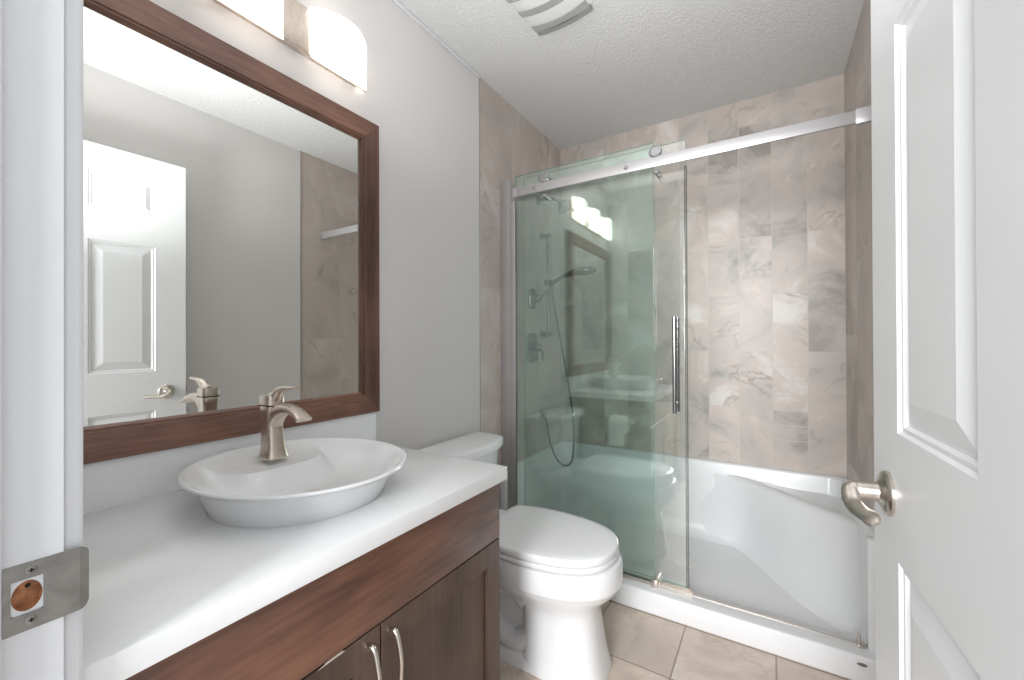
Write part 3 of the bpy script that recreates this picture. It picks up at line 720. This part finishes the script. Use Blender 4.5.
bm = bmesh.new(); box(bm, .908, .9175, 1.857, 1.872, .112, 1.865); finish('edge_seal', bm, glass('clear_seal', (.90, .90, .89), 0.0), sl, smooth=False)

M['nickel_shaded'] = simple('shaded_nickel', (138, 138, 138), .24, metal=1, noise=.05, nscale=120)  # brushed nickel, colour darkened to stand in for the shade in the shower
# ------------------------------------------------------------------ shower fittings on the left tile wall
X0 = .002
sh = root('overhead_shower', (X0, 2.27, 1.99), 'fixed round shower head on a bent wall arm', 'overhead shower')
bm = bmesh.new(); lathe(bm, (X0, 2.27, 2.0), (1, 0, 0), [(.03, 0), (.03, .004), (.02, .009), (.012, .012)], 24)
tube(bm, spline([(X0, 2.27, 2.0), (.05, 2.27, 2.003), (.10, 2.27, 1.995), (.145, 2.27, 1.968)], 12), .0105, 14); finish('arm', bm, M['nickel_shaded'], sh)
bm = bmesh.new(); lathe(bm, (.138, 2.27, 1.974), (.72, 0, -.69), [(.012, 0), (.016, .012), (.024, .028), (.044, .050), (.050, .062), (.048, .068), (.03, .069)], 32); finish('rose', bm, M['nickel_shaded'], sh)
sb = root('slide_bar', (X0, 2.305, 1.48), 'vertical slide bar holding the hand shower on the tiled wall', 'slide bar')
bm = bmesh.new(); tube(bm, [(.05, 2.305, 1.165), (.05, 2.305, 1.80)], .009, 16); finish('bar', bm, M['nickel_shaded'], sb)
for z in (1.182, 1.785):
    bm = bmesh.new(); tube(bm, [(X0, 2.305, z), (.066, 2.305, z)], [.016, .013], 16); lathe(bm, (X0, 2.305, z), (1, 0, 0), [(.024, 0), (.024, .006), (.018, .01)], 24); finish('bracket', bm, M['nickel_shaded'], sb)
bm = bmesh.new(); box(bm, .032, .075, 2.285, 2.325, 1.48, 1.515, bev=.006); tube(bm, [(.06, 2.30, 1.497), (.095, 2.285, 1.50)], .014, 14); finish('slider', bm, M['nickel_shaded'], sb)
hsr = root('hand_shower', (.1, 2.28, 1.5), 'hand shower with a flat oval head and metal hose resting in the slide bar', 'hand shower')
bm = bmesh.new(); tube(bm, spline([(.082, 2.29, 1.478), (.12, 2.278, 1.500), (.18, 2.27, 1.525), (.23, 2.265, 1.537)], 12), [.010, .0105, .011, .011, .0115, .012, .012, .0125, .013, .014, .016, .018, .02], 16); finish('grip', bm, M['nickel_shaded'], hsr)
bm = bmesh.new(); rings = []
for t, r_ in ((0, .016), (.1, .030), (.3, .042), (.55, .047), (.8, .040), (.95, .022), (1, .006)):
    c = Vector((.215 + .16 * t, 2.262, 1.537 + .004 * t)); rings.append([c + Vector((0, r_ * cos(2 * pi * k / 24), .5 * r_ * sin(2 * pi * k / 24))) for k in range(24)])
loft(bm, rings); finish('spray_head', bm, M['nickel_shaded'], hsr, angle=60)
bm = bmesh.new(); P = spline([(.03, 2.30, .665), (.045, 2.30, .60), (.062, 2.30, .52), (.10, 2.30, .43), (.155, 2.30, .392), (.205, 2.29, .425), (.226, 2.28, .53), (.225, 2.28, .67), (.19, 2.28, .90), (.14, 2.285, 1.15), (.10, 2.29, 1.35), (.083, 2.29, 1.48)], 70)
tube(bm, P, .0062, 10); finish('hose', bm, M['nickel_shaded'], hsr)
ou = root('hose_outlet', (X0, 2.30, .68), 'small wall outlet feeding the shower hose above the base', 'water outlet')
bm = bmesh.new(); lathe(bm, (X0, 2.30, .685), (1, 0, 0), [(.026, 0), (.026, .005), (.014, .01), (.013, .03), (.010, .036)], 24); tube(bm, [(.028, 2.30, .69), (.03, 2.30, .655)], .010, 12); o = finish('elbow', bm, M['nickel_shaded'], ou)
def valve(z, hw, hh, label, rot):
    v = root('shower_valve', (X0, 2.18, z), label, 'shower valve', 'shower valves on the tiled wall')
    bm = bmesh.new(); rings = []
    for s, x in ((1, 0), (1, .006), (.93, .012), (.5, .016)): rings.append([(X0 + x, y, zz) for y, zz, _ in ring(2.18, z, hw * s, hh * s, 0, 40, 4)])
    loft(bm, rings); finish('escutcheon', bm, M['nickel_shaded'], v)
    bm = bmesh.new(); lathe(bm, (X0 + .014, 2.18, z), (1, 0, 0), [(.027, 0), (.025, .02), (.022, .04), (.02, .044)], 28); finish('hub', bm, M['nickel_shaded'], v)
    bm = bmesh.new(); d = Vector((0, cos(rot), sin(rot)))
    c = Vector((X0 + .045, 2.18, z)); P = spline([c, c + Vector((.016, 0, 0)) + d * .012, c + Vector((.022, 0, 0)) + d * .045, c + Vector((.018, 0, 0)) + d * .08], 12)
    tube(bm, P, [.011 - .0004 * i for i in range(13)], 14, .8); finish('lever', bm, M['nickel_shaded'], v)
valve(1.39, .040, .062, 'upper shower diverter valve with a small lever', radians(35))
valve(1.10, .062, .088, 'lower shower mixer valve with a square plate and drooping lever', radians(-75))

# ------------------------------------------------------------------ toilet paper on the end of the vanity
tp = root('toilet_paper_holder', (.38, .9775, .64), 'small nickel toilet paper holder on the end panel of the vanity', 'toilet paper holder')
for x in (.315, .445):
    bm = bmesh.new(); tube(bm, spline([(x, .978, .615), (x, 1.01, .615), (x, 1.045, .615)], 6), .006, 12); lathe(bm, (x, .9775, .615), (0, 1, 0), [(.018, 0), (.018, .004), (.01, .008)], 20)
    finish('arm', bm, M['nickel'], tp)
bm = bmesh.new(); tube(bm, [(.308, 1.045, .615), (.452, 1.045, .615)], .0075, 14); finish('spindle', bm, M['nickel'], tp)
bm = bmesh.new(); rings = []
for r_, x in ((.019, .328), (.054, .328), (.0555, .330), (.0555, .430), (.054, .432), (.019, .432)):
    rings.append([(x, 1.045 + r_ * cos(2 * pi * k / 40), .6038 + r_ * sin(2 * pi * k / 40)) for k in range(40)])
rings.append(rings[0]); loft(bm, rings, False, False)
sh_ = [(1.045 + .0562 * cos(t), .615 + .0562 * sin(t)) for t in [radians(60 - 6 * i) for i in range(11)]] + [(1.1016, .58), (1.1014, .52), (1.1010, .485)]
sh_ = [(y, z - .0112) for y, z in sh_]
loft(bm, [[(.329, y, z) for y, z in sh_], [(.431, y, z) for y, z in sh_], [(.431, y - .0008, z) for y, z in sh_], [(.329, y - .0008, z) for y, z in sh_]], False, False, False)
pr = finish('toilet_paper_roll', bm, simple('tissue', (240, 240, 238), .9, bump=.1), angle=40)
pr['label'] = 'white toilet paper roll with a hanging sheet on the holder'; pr['category'] = 'toilet paper'
